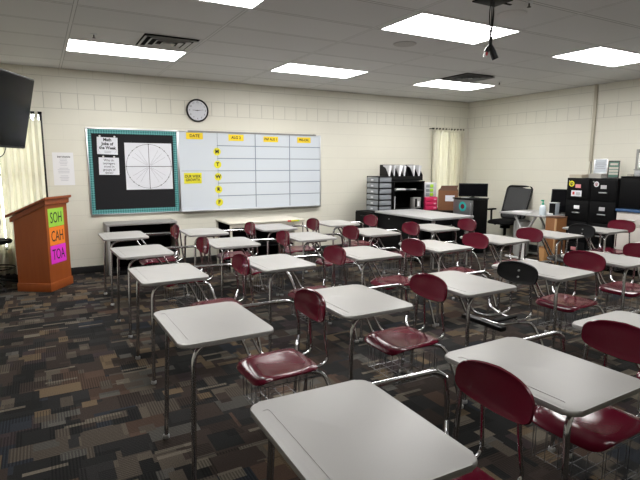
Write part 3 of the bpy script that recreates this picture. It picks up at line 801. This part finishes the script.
# bookcase
t = thing('black_bookcase', 'black open bookcase holding papers beside the drawer tower', 'bookcase', (5.45, 7.10, 0))
Wb, Db, Hb = .70, .48, 1.27
for a, b in ((0, .02), (Wb-.02, Wb)): bx('side_panel', BLACKM, t, a, b, 0, Db, 0, Hb-.02, bev=.001)
bx('top', BLACKM, t, -.005, Wb+.005, -.005, Db, Hb-.02, Hb)
bx('back_panel', BLACKM, t, .02, Wb-.02, Db-.015, Db, .02, Hb-.02)
for z in (.05, .40, .76, 1.09): bx('shelf', BLACKM, t, .02, Wb-.02, .0, Db-.015, z, z+.02)
def stack(name, label, cat, x, y, z, w, d_, h, n, m, rz=0, group=None):
    t = thing(name, label, cat, (x, y, z), rz, group)
    rnd = random.Random(int(x*100))
    bm = bmesh.new()
    for k in range(n):
        a, b = rnd.uniform(-.006, .006), rnd.uniform(-.006, .006)
        box(bm, -w/2+a, w/2+a, -d_/2+b, d_/2+b, h*k/n, h*(k+1)/n-.0004)
    finish('sheets', bm, m, t, False); return t
stack('paper_stack', 'loose white papers on upper shelf of black bookcase', 'papers', 5.62, 7.22, 1.1105, .24, .2, .03, 5, WHITE, .1)
stack('paper_stack', 'small white paper stack on the upper shelf right side', 'papers', 5.94, 7.22, 1.1105, .10, .16, .018, 3, WHITE, 0)
t = thing('desk_organizer', 'small grey box with label standing inside the black bookcase', 'organizer', (5.95, 7.13, .7805))
bx('case', GREYM, t, 0, .15, 0, .12, 0, .19); bx('tag', WHITE, t, .075, .12, -.002, 0, .03, .12, bev=0); bx('pocket', BLACK, t, .012, .062, -.003, 0, .02, .17, bev=0)
o = simple('white_folder', WHITE, lambda bm: box(bm, 0, .012, 0, .22, 0, .22)); o.location = (5.50, 7.13, .7805); tag(o, 'white folder standing upright at left inside the black bookcase', 'folder')
# magazine sorter + folders
t = thing('file_sorter', 'black wire file sorter full of papers on the bookcase', 'file sorter', (5.475, 7.30, 1.2705))
Ws, Ds = .80, .26
bm = bmesh.new(); box(bm, 0, Ws, 0, Ds, 0, .012); box(bm, 0, Ws, Ds-.012, Ds, 0, .29); box(bm, 0, Ws, 0, .01, 0, .085); finish('tray', bm, BLACKP, t, False)
for k in range(8):
    xx = k*(Ws-.01)/7
    bm = bmesh.new(); prism(bm, [(0, .012), (Ds-.012, .012), (Ds-.012, .29), (.10, .24), (0, .10)], xx, xx+.008, lambda u, v, h: (h, u, v)); finish('divider', bm, BLACKP, t, False)
fold = [('leftmost', 0, .10), ('second from left', 1, .02), ('third from left', 2, .16), ('fourth from left', 3, .08), ('fifth from left', 4, .03), ('rightmost', 5, .13)]
PAPERG = mat('grey_white_paper', (.60, .60, .63, 1), .7)
for nm, k, ln in fold:
    xx = 5.475+.012+(k+ (1 if k > 3 else 0))*(Ws-.01)/7
    o = simple('file_folder', WHITE if k % 2 == 0 else PAPERG, lambda bm: prism(bm, [(.002, .0), (.016, 0), (.03+ln*.42, .255), (.008+ln*.12, .27)], 0, .20, lambda u, v, h: (u, h, v)), None, False)
    o.location = (xx, 7.325-.02, 1.2705+.0135); tag(o, 'white papers leaning in the wire file sorter, %s of the six' % nm, 'papers', 'papers in the file sorter')
AZ = lambda x, y: -math.atan2(x, y)
# side cabinet with trays, box
t = thing('side_cabinet', 'low black cabinet carrying pink drawers and the brown box', 'cabinet', (6.22, 6.88, 0))
bx('body', BLACKM, t, .0, .90, .012, .72, 0, .715)
for k in range(2):
    o = bx('door', BLACKM, t, .01+k*.44, .44+k*.44, 0, .012, .04, .70); bx('handle', STEEL, o, .41+k*.05, .422+k*.05, -.012, 0, .35, .47)
t = thing('drawer_unit', 'stack of three hot pink drawers behind the grey desktop', 'drawer unit', (6.27, 7.20, .7155))
bx('case', PINK, t, 0, .30, .008, .30, 0, .245)
for k in range(3):
    o = bx('drawer', PINK, t, .006, .294, -.008, .008, .006+k*.08, .076+k*.08, bev=.006); bx('tag', mat('pale_pink_label', (.75, .35, .42, 1), .6), o, .20, .26, -.0095, -.008, .03+k*.08, .055+k*.08, bev=0)
t = thing('drawer_unit', 'small white drawer unit with lime green fronts on pink drawers', 'drawer unit', (6.285, 7.22, .9615))
bx('case', PAPERG, t, 0, .27, .008, .22, 0, .265)
for k in range(3):
    bx('lime_panel', GREEN, t, .11, .19, -.002, .008, .02+k*.08, .078+k*.08); 
bm = bmesh.new(); 
for k in range(3): box(bm, .015, .10, 0, .0075, .02+k*.08, .078+k*.08, .003)
finish('drawer', bm, GREYD, t)
t = thing('cardboard_box', 'open brown cardboard carton with white label near right corner window', 'box', (6.545, 7.16, .7155), AZ(6.7, 7.06))
def carton(bm):
    w, d_, h = .36, .26, .37
    box(bm, 0, w, 0, d_, 0, .006)
    for r in ((0, w, 0, .006), (0, w, d_-.006, d_), ): box(bm, *r, .006, h)
    for r in ((0, .006, .006, d_-.006), (w-.006, w, .006, d_-.006)): box(bm, *r, .006, h)
simple('carton', CARD, carton, t, False)
bm = bmesh.new(); prism(bm, [(.02, .37), (.34, .37), (.36, .455), (.05, .45)], .24, .246, lambda u, v, h: (u, h+.25*(v-.37), v)); prism(bm, [(.0, .37), (.36, .37), (.35, .40), (.02, .40)], -.003, .003, lambda u, v, h: (u, h+.45*(v-.37), v)); finish('flap', bm, CARDD, t, False)
bx('shipping_label', PAPERB, t, .13, .30, -.002, 0, .17, .28, bev=0)
# fridge
t = thing('mini_fridge', 'black mini fridge with silver door beside the right corner', 'fridge', (6.55, 6.30, 0))
bx('cabinet', BLACKM, t, .035, .38, 0, .47, .01, .955, bev=.008)
o = bx('door', mat('silver_door', (.20, .205, .21, 1), .4, .5), t, 0, .032, .005, .465, .60, .95, bev=.01)
bx('lower_door', BLACKM, t, 0, .032, .005, .465, .03, .595, bev=.01)
bx('hinge_trim', STEEL, o, -.004, 0, .03, .05, .66, .90)
bx('top', BLACKP, t, -.01, .392, -.01, .48, .955, .978, bev=.006)
for a, b in ((.06, .04), (.34, .04), (.06, .43), (.34, .43)):
    simple('foot', RUBBER, lambda bm: cyl(bm, (a, b, .005), .02, .0098, seg=12), t)
t = thing('round_sticker', 'round teal ringed sticker on the silver fridge door', 'sticker', (6.549, 6.53, .83))
def ringx(bm, r0, r1, h0, h1, seg=28):
    a = [[bm.verts.new((h, r*math.cos(2*PI*k/seg), r*math.sin(2*PI*k/seg))) for k in range(seg)] for r, h in ((r0, h0), (r1, h0), (r1, h1), (r0, h1))]
    for p, q_ in zip(a, a[1:]+a[:1]):
        for k in range(seg): bm.faces.new((p[k], p[(k+1) % seg], q_[(k+1) % seg], q_[k]))
simple('teal_ring', mat('teal_ink', (.02, .42, .40, 1), .5), lambda bm: ringx(bm, .045, .085, -.001, 0), t)
simple('dark_centre', mat('dark_red_ink', (.12, .01, .02, 1), .5), lambda bm: cyl(bm, (-.001, 0, 0), .046, .002, 'X', 24), t)
def monitor(label, loc, rz, w, h, stand=.06, lean=0, cat='monitor'):
    t = thing('monitor', label, cat, loc, rz)
    M = Matrix.Translation((0, 0, stand)) @ Matrix.Rotation(-lean, 4, 'X')
    bm = bmesh.new(); box(bm, -w/2, w/2, -.012, .022, 0, h, .006, 2, M); finish('housing', bm, BLACKP, t)
    bm = bmesh.new(); box(bm, -w/2+.016, w/2-.016, -.014, -.012, .018, h-.014, 0, 2, M); finish('screen', bm, SCREEN, t, False)
    bm = bmesh.new(); box(bm, -.03, .03, .012, .03, .008, stand+h*.4, .003); finish('neck', bm, BLACKP, t)
    bm = bmesh.new(); prism(bm, rrect(.11, .07, .03, 5), 0, .010, lambda u, v, q_: (u, v, q_)); finish('stand', bm, BLACKP, t)
    return t
monitor('black widescreen monitor standing on top of the mini fridge', (6.76, 6.50, .9785), AZ(6.76, 6.5)+.05, .50, .235, .022)
bx('silver_glint', STEEL, [o for o in bpy.data.objects if o.get('label', '').startswith('black widescreen')][0], -.20, -.06, -.085, -.071, 0.0005, .012)  # steel bar standing in for a glint at the monitor base

# office chair
t = thing('office_chair', 'black mesh-back office chair with armrests against right wall', 'office chair', (7.49, 6.38, 0), PI+.12)   # faces local +x
sq = superell(.25, .25, 3.6, 36)
simple('seat', BLACK, lambda bm: shell(bm, sq, 6, lambda u, v, k, s: (.02+u, v, (.49 if s else .57)-(.03*k**6 if not s else 0)), .04), t)
def bk(u, v): return (-.24-.18*(v/.5)+.35*u*u, u*(1-.10*(.5-v)), .585+v)
bm = bmesh.new()
loop = [(u, v+.28) for u, v in rrect(.255, .30, .07, 5)]
tube(bm, [bk(u, v) for u, v in loop]+[bk(*loop[0])], .019, 8); finish('back_frame', bm, BLACKP, t)
bm = bmesh.new(); g = [[bm.verts.new(bk(-.245+.49*i/12, -.01+.58*j/10)) for i in range(13)] for j in range(11)]
for j in range(10):
    for i in range(12): bm.faces.new((g[j][i], g[j][i+1], g[j+1][i+1], g[j+1][i]))
o = finish('back_mesh', bm, mat('grey_mesh', (.045, .046, .048, 1), .8), t); md = o.modifiers.new('thickness', 'SOLIDIFY'); md.thickness = .004
bm = bmesh.new(); tube(bm, [bk(-.24, .12), bk(0, .10), bk(.24, .12)], .022, 8, .1); finish('lumbar_bar', bm, BLACKP, t)
bm = bmesh.new(); tube(bm, [(-.05, 0, .46), (-.27, 0, .47), (-.285, 0, .72)], .028, 10, .08); finish('back_stem', bm, BLACKP, t)
for s in (-1, 1):
    bm = bmesh.new(); tube(bm, [(0, s*.20, .455), (0, s*.30, .50), (.0, s*.305, .72)], .02, 8, .05); o = finish('armrest', bm, BLACKP, t)
    bm = bmesh.new(); box(bm, -.11, .13, s*.305-.04, s*.305+.04, .72, .75, .012); finish('arm_pad', bm, BLACK, o)
simple('column', BLACKM, lambda bm: (cyl(bm, (0, 0, .29), .028, .34), cyl(bm, (0, 0, .43), .09, .05)), t)
for k in range(5):
    a = 2*PI*k/5+.2; c_, s_ = math.cos(a), math.sin(a)
    bm = bmesh.new(); tube(bm, [(.02*c_, .02*s_, .12), (.29*c_, .29*s_, .075)], .02, 8); o = finish('base_arm', bm, BLACKP, t)
    bm = bmesh.new(); cyl(bm, (.285*c_, .285*s_, .0302), .03, .045, 'X', 14); finish('caster', bm, RUBBER, o)

# small table
t = thing('small_table', 'small light grey table with angled legs beside office chair', 'table', (6.86, 5.06, 0))
w, d_ = .80, .92
simple('tabletop', GREYTOP, lambda bm: box(bm, 0, w, 0, d_, .745, .775, .008, 3), t)
for yy in (.30, .74): pass
for xx in (.10, w-.10):
    for ya, yb in ((.68, .50), (.26, .44)):
        bm = bmesh.new(); tube(bm, [(xx, ya, .744), (xx, yb, .46)], .018, 10); finish('brace', bm, WHITEP, t)
    bm = bmesh.new(); cyl(bm, (xx, .47, .24), .024, .46); finish('leg', bm, WHITEP, t)
    bm = bmesh.new(); box(bm, xx-.025, xx+.025, .12, .82, .0005, .03, .008); finish('foot', bm, WHITEP, t)
bm = bmesh.new(); tube(bm, [(.10, .47, .40), (w-.10, .47, .40)], .016, 10); finish('stretcher', bm, WHITEP, t)
t = thing('wastebasket', 'pale grey round bin behind the legs of the small table', 'bin', (7.24, 5.80, 0))
simple('bin_body', mat('pale_grey_plastic', (.5, .5, .49, 1), .5), lambda bm: lathe(bm, [(.10, .001), (.125, .05), (.14, .52), (.13, .60), (.08, .63)], 28), t)
t = thing('sanitizer_bottle', 'clear hand sanitizer bottle with green pump on small table', 'bottle', (6.935, 5.19, .7755))
simple('bottle', SOAP, lambda bm: lathe(bm, [(.046, 0), (.050, .01), (.050, .12), (.040, .15), (.016, .165)], 20), t)
simple('pump', TEALP, lambda bm: (lathe(bm, [(.018, .165), (.018, .19), (.010, .195), (.010, .225)], 14), box(bm, -.045, .014, -.010, .010, .223, .242, .003)), t)
stack('paper_stack', 'white papers lying on the small table left of sanitizer bottle', 'papers', 7.06, 5.66, .7755, .2, .28, .014, 4, WHITE, .3)
monitor('black monitor leaning back on the small table beside filing cabinet', (7.40, 5.23, .7755), AZ(7.3, 5.1)-.25, .29, .38, .02, .16)
t = thing('book_rest', 'pale blue-grey box with dark side on the small table', 'organizer', (7.10, 5.08, .7755), .1)
bx('case', mat('pale_blue_grey', (.42, .47, .52, 1), .5), t, .0, .11, 0, .11, 0, .19); bx('dark_side', BLACK, t, -.003, 0, .005,   .105, .006, .184, bev=0); bx('rim', WHITEP, t, -.004, .114, -.004, .114, .19, .196)
bx('tray', WHITE, thing('paper_tray', 'low white tray in front of the black monitor on small table', 'tray', (6.99, 5.09, .7755)), 0, .07, 0, .08, 0, .03)
# tall brown box + short box
t = thing('tall_box', 'tall orange-brown wooden box standing before the small table', 'box', (6.50, 4.63, 0), 0)
bx('front', WOODK, t, 0, .25, 0, .17, 0, .80); bx('lid', CARDD, t, -.006, .256, -.006, .176, .80, .815); bx('corner_strip', mat('light_wood', (.42, .25, .12, 1), .5), t, -.004, .02, -.004, .02, .01, .79)
t = thing('short_box', 'short orange-brown box at the foot of the tall box', 'box', (6.375, 4.70, 0), 0)
bx('body', mat('light_cardboard', (.42, .22, .08, 1), .6), t, 0, .10, 0, .10, 0, .36); bx('lid', WOODK, t, -.004, .104, -.004, .104, .36, .37)

# filing cabinets
def filing(y0, y1, label, tags, handles=True):
    t = thing('filing_cabinet', label, 'filing cabinet', (7.26, y0, 0), 0, 'black four-drawer filing cabinets'); w = y1-y0
    bx('cabinet', BLACKM, t, .014, .655, .002, w-.002, .01, 1.365, bev=.005)
    for k in range(4):
        z = .06+k*.325
        o = bx('drawer', BLACKM, t, 0, .013, .014, w-.014, z, z+.312, bev=.004)
        yc = w/2
        bx('handle', STEEL, o, -.022, 0, yc-.065, yc+.055, z+.115, z+.132, bev=.004)
        bx('label_holder', tags[k], o, -.003, 0, yc-.05, yc+.04, z+.18, z+.235, bev=.001)
        simple('lock', STEEL, lambda bm: cyl(bm, (-.003, w-.05, z+.28), .008, .006, 'X', 10), o) if k == 3 else None
PINKL = mat('pink_label', (.72, .28, .30, 1), .6); GREYL = mat('grey_label', (.45, .44, .46, 1), .6)
filing(4.645, 5.035, 'black four-drawer filing cabinet with round yellow sticker, the left one', [PINKL, PINKL, WHITE, PINKL])
filing(4.235, 4.64, 'black four-drawer filing cabinet with round white sticker, the right one', [WHITE, WHITE, GREYL, GREYL])
def disc_sticker(y, z, m, m2, label, r=.045):
    t = thing('round_sticker', label, 'sticker', (7.2595, y, z))
    simple('disc', m, lambda bm: cyl(bm, (-.0008, 0, 0), r, .0014, 'X', 26), t)
    simple('mark', m2, lambda bm: (ringx(bm, r*.42, r*.60, -.0024, -.0015), box(bm, -.0024, -.0015, -r*.16, r*.16, -r*.7, r*.3)), t, False)
disc_sticker(4.945, 1.275, YELLOWC, INK, 'round yellow sticker on the left filing cabinet')
disc_sticker(4.545, 1.28, PAPERG, mat('dull_red_ink', (.25, .05, .06, 1), .6), 'round white sticker on the right filing cabinet', .04)
t = thing('magnet_card', 'white card with red corner on left filing cabinet drawer', 'card', (7.236, 4.84, 1.13)); 
bx('card', PAPERB, t, -.002, 0, -.085, .085, -.045, .045, bev=0); bx('red_patch', MATS['red_tape'], t, -.003, -.002, .03, .065, -.02, .025, bev=0); bx('grey_patch', GREYL, t, -.003, -.002, -.06, .005, -.025, .02, bev=0)
# on the cabinets
stack('paper_stack', 'flat stack of papers on top of the left filing cabinet', 'papers', 7.42, 4.93, 1.3655, .26, .19, .05, 6, mat('tan_paper', (.50, .45, .36, 1), .7), .1)
stack('paper_stack', 'white paper stack under the silver certificate frame on filing cabinets', 'papers', 7.59, 4.715, 1.3655, .24, .20, .066, 6, mat('dull_paper', (.45, .43, .40, 1), .7), 0)
def framed(name, label, cat, loc, w, h, fm, im, rz, lean, extra=None):
    t = thing(name, label, cat, loc, rz)
    M = Matrix.Rotation(lean, 4, 'X')
    bm = bmesh.new(); f_ = .014
    for r in ((-w/2, w/2, 0, f_), (-w/2, w/2, h-f_, h), (-w/2, -w/2+f_, f_, h-f_), (w/2-f_, w/2, f_, h-f_)): box(bm, r[0], r[1], -.008, .010, r[2], r[3], .002, 2, M)
    finish('frame', bm, fm, t)
    bm = bmesh.new(); box(bm, -w/2+f_, w/2-f_, -.002, .006, f_, h-f_, 0, 2, M); finish('picture', bm, im, t, False)
    bm = bmesh.new()
    for z, ww_ in extra[1]: box(bm, -ww_, ww_, -.004, -.0025, z*h-extra[2], z*h+extra[2], 0, 2, M)
    finish('printed_lines', bm, extra[0], t, False)
    bm = bmesh.new(); box(bm, -.02, .02, 0, .004, 0, h*.6, 0, 2, Matrix.Translation((0, .09+.03, 0)) @ Matrix.Rotation(.28, 4, 'X')); finish('easel_leg', bm, BLACK, t, False)
    return t
framed('certificate_frame', 'silver framed certificate standing on the filing cabinets', 'picture frame', (7.57, 4.70, 1.4325), .185, .225, STEEL, mat('certificate_paper', (.46, .50, .54, 1), .5), AZ(7.6, 4.7)-.12, -.12,
       (GREYINK, [(.72, .06), (.60, .075), (.48, .05), (.36, .07)], .004))
framed('award_plaque', 'dark award plaque with green plates beside certificate frame', 'plaque', (7.57, 4.495, 1.366), .155, .265, mat('plaque_wood', (.03, .022, .018, 1), .4), mat('plaque_green', (.03, .10, .07, 1), .3), AZ(7.6, 4.4)-.1, -.14,
       (mat('brass_plate', (.30, .30, .26, 1), .35, .6), [(.80, .05), (.58, .06), (.42, .06), (.26, .06)], .016))
# right cabinet with blue counter and black hutch
t = thing('base_cabinet', 'cream base cabinet with blue counter at the right edge', 'cabinet', (7.26, 2.95, 0))
CREAM = mat('cream_cabinet', (.58, .54, .50, 1), .45); BLUE = mat('blue_counter', (.035, .085, .19, 1), .35)
wc = 4.215-2.95
bx('body', CREAM, t, .015, .66, 0, wc, .09, .905); bx('toe_kick', BLACK, t, .06, .66, .01, wc-.01, 0, .09)
bx('counter', BLUE, t, -.02, .66, 0, wc+.005, .905, .945, bev=.008)
for k in range(3):
    ya, yb = .012+k*(wc-.02)/3, (k+1)*(wc-.02)/3
    o = bx('drawer', CREAM, t, 0, .014, ya, yb, .70, .89); bx('handle', STEEL, o, -.02, 0, (ya+yb)/2-.05, (ya+yb)/2+.05, .785, .797)
    o = bx('door', CREAM, t, 0, .014, ya, yb, .11, .69); bx('handle', STEEL, o, -.02, 0, ya+.03, ya+.042, .5, .6)
t = thing('black_hutch', 'black hutch on the blue counter at the right edge', 'shelf', (7.30, 2.95, .9455))
for a, b in ((0, .02), (wc-.02, wc)): bx('side_panel', BLACKM, t, 0, .61, a, b, 0, .44, bev=.001)
bx('top', BLACKM, t, -.005, .61, 0, wc, .44, .46); bx('back_panel', BLACK, t, .40, .415, .02, wc-.02, 0, .44); [bx('door', BLACKM, t, -.012, 0, .004+k*wc/2, (k+1)*wc/2-.004, .01, .435) for k in range(2)]
t = thing('clear_bin', 'grey plastic bin of supplies on top of the black hutch', 'bin', (7.42, 3.90, 1.406), .1)
bx('tub', mat('frosted_plastic', (.34, .35, .36, 1), .3), t, 0, .22, 0, .20, 0, .085, bev=.012); bx('lid', GREYM, t, -.006, .226, -.006, .206, .085, .1)
t = thing('dish', 'small beige dish on top of black hutch beside grey bin', 'dish', (7.40, 4.16, 1.406)); bx('dish', mat('beige_plastic', (.40, .37, .32, 1), .5), t, 0, .09, -.05, .03, 0, .03)
# conduit on the right wall
t = thing('conduit', 'cream vertical raceway on the right wall with loose cords below', 'conduit', (XR, 5.09, 0))
bx('raceway', mat('cream_raceway', (.48, .44, .35, 1), .45), t, -.025, -.0005, -.026, .026, 1.62, H-.001)
for dy, m_ in ((-.018, BLACK), (.014, MATS['cream_raceway'])):
    bm = bmesh.new(); tube(bm, [(-.012, dy*.4, 1.64), (-.012, dy, 1.5), (-.012, dy*1.8+.01, 1.372), (-.012, dy*2+.02, 1.2)], .006, 6, .05); finish('cord', bm, m_, t)

# ------------------------------------------------------------------ daylight, camera, colour management
w = bpy.data.worlds.new('sky'); scene.world = w; w.use_nodes = True
bg = w.node_tree.nodes['Background']; bg.inputs[0].default_value = (.96, 1, .93, 1); bg.inputs[1].default_value = 9.0
cam = bpy.data.cameras.new('camera'); co = bpy.data.objects.new('camera', cam); COL.objects.link(co)
cam.sensor_width = 36; cam.lens = 500.788/640*36; cam.clip_start = .02
yaw, pitch, roll = .5094, .1501, .0020
fw = Vector((math.sin(yaw)*math.cos(pitch), math.cos(yaw)*math.cos(pitch), -math.sin(pitch)))
r = Vector((math.cos(yaw), -math.sin(yaw), 0)); u = r.cross(fw)
r2 = r*math.cos(roll)+u*math.sin(roll); u2 = -r*math.sin(roll)+u*math.cos(roll)
M = Matrix((tuple(r2), tuple(u2), tuple(-fw))).transposed().to_4x4(); M.translation = (0, 0, CAM_H)
co.matrix_world = M
scene.camera = co
vs = scene.view_settings; scene.display_settings.display_device = 'sRGB'
vs.view_transform = 'Standard'; vs.look = 'None'; vs.gamma = 1; vs.use_curve_mapping = False; vs.exposure = 0.17
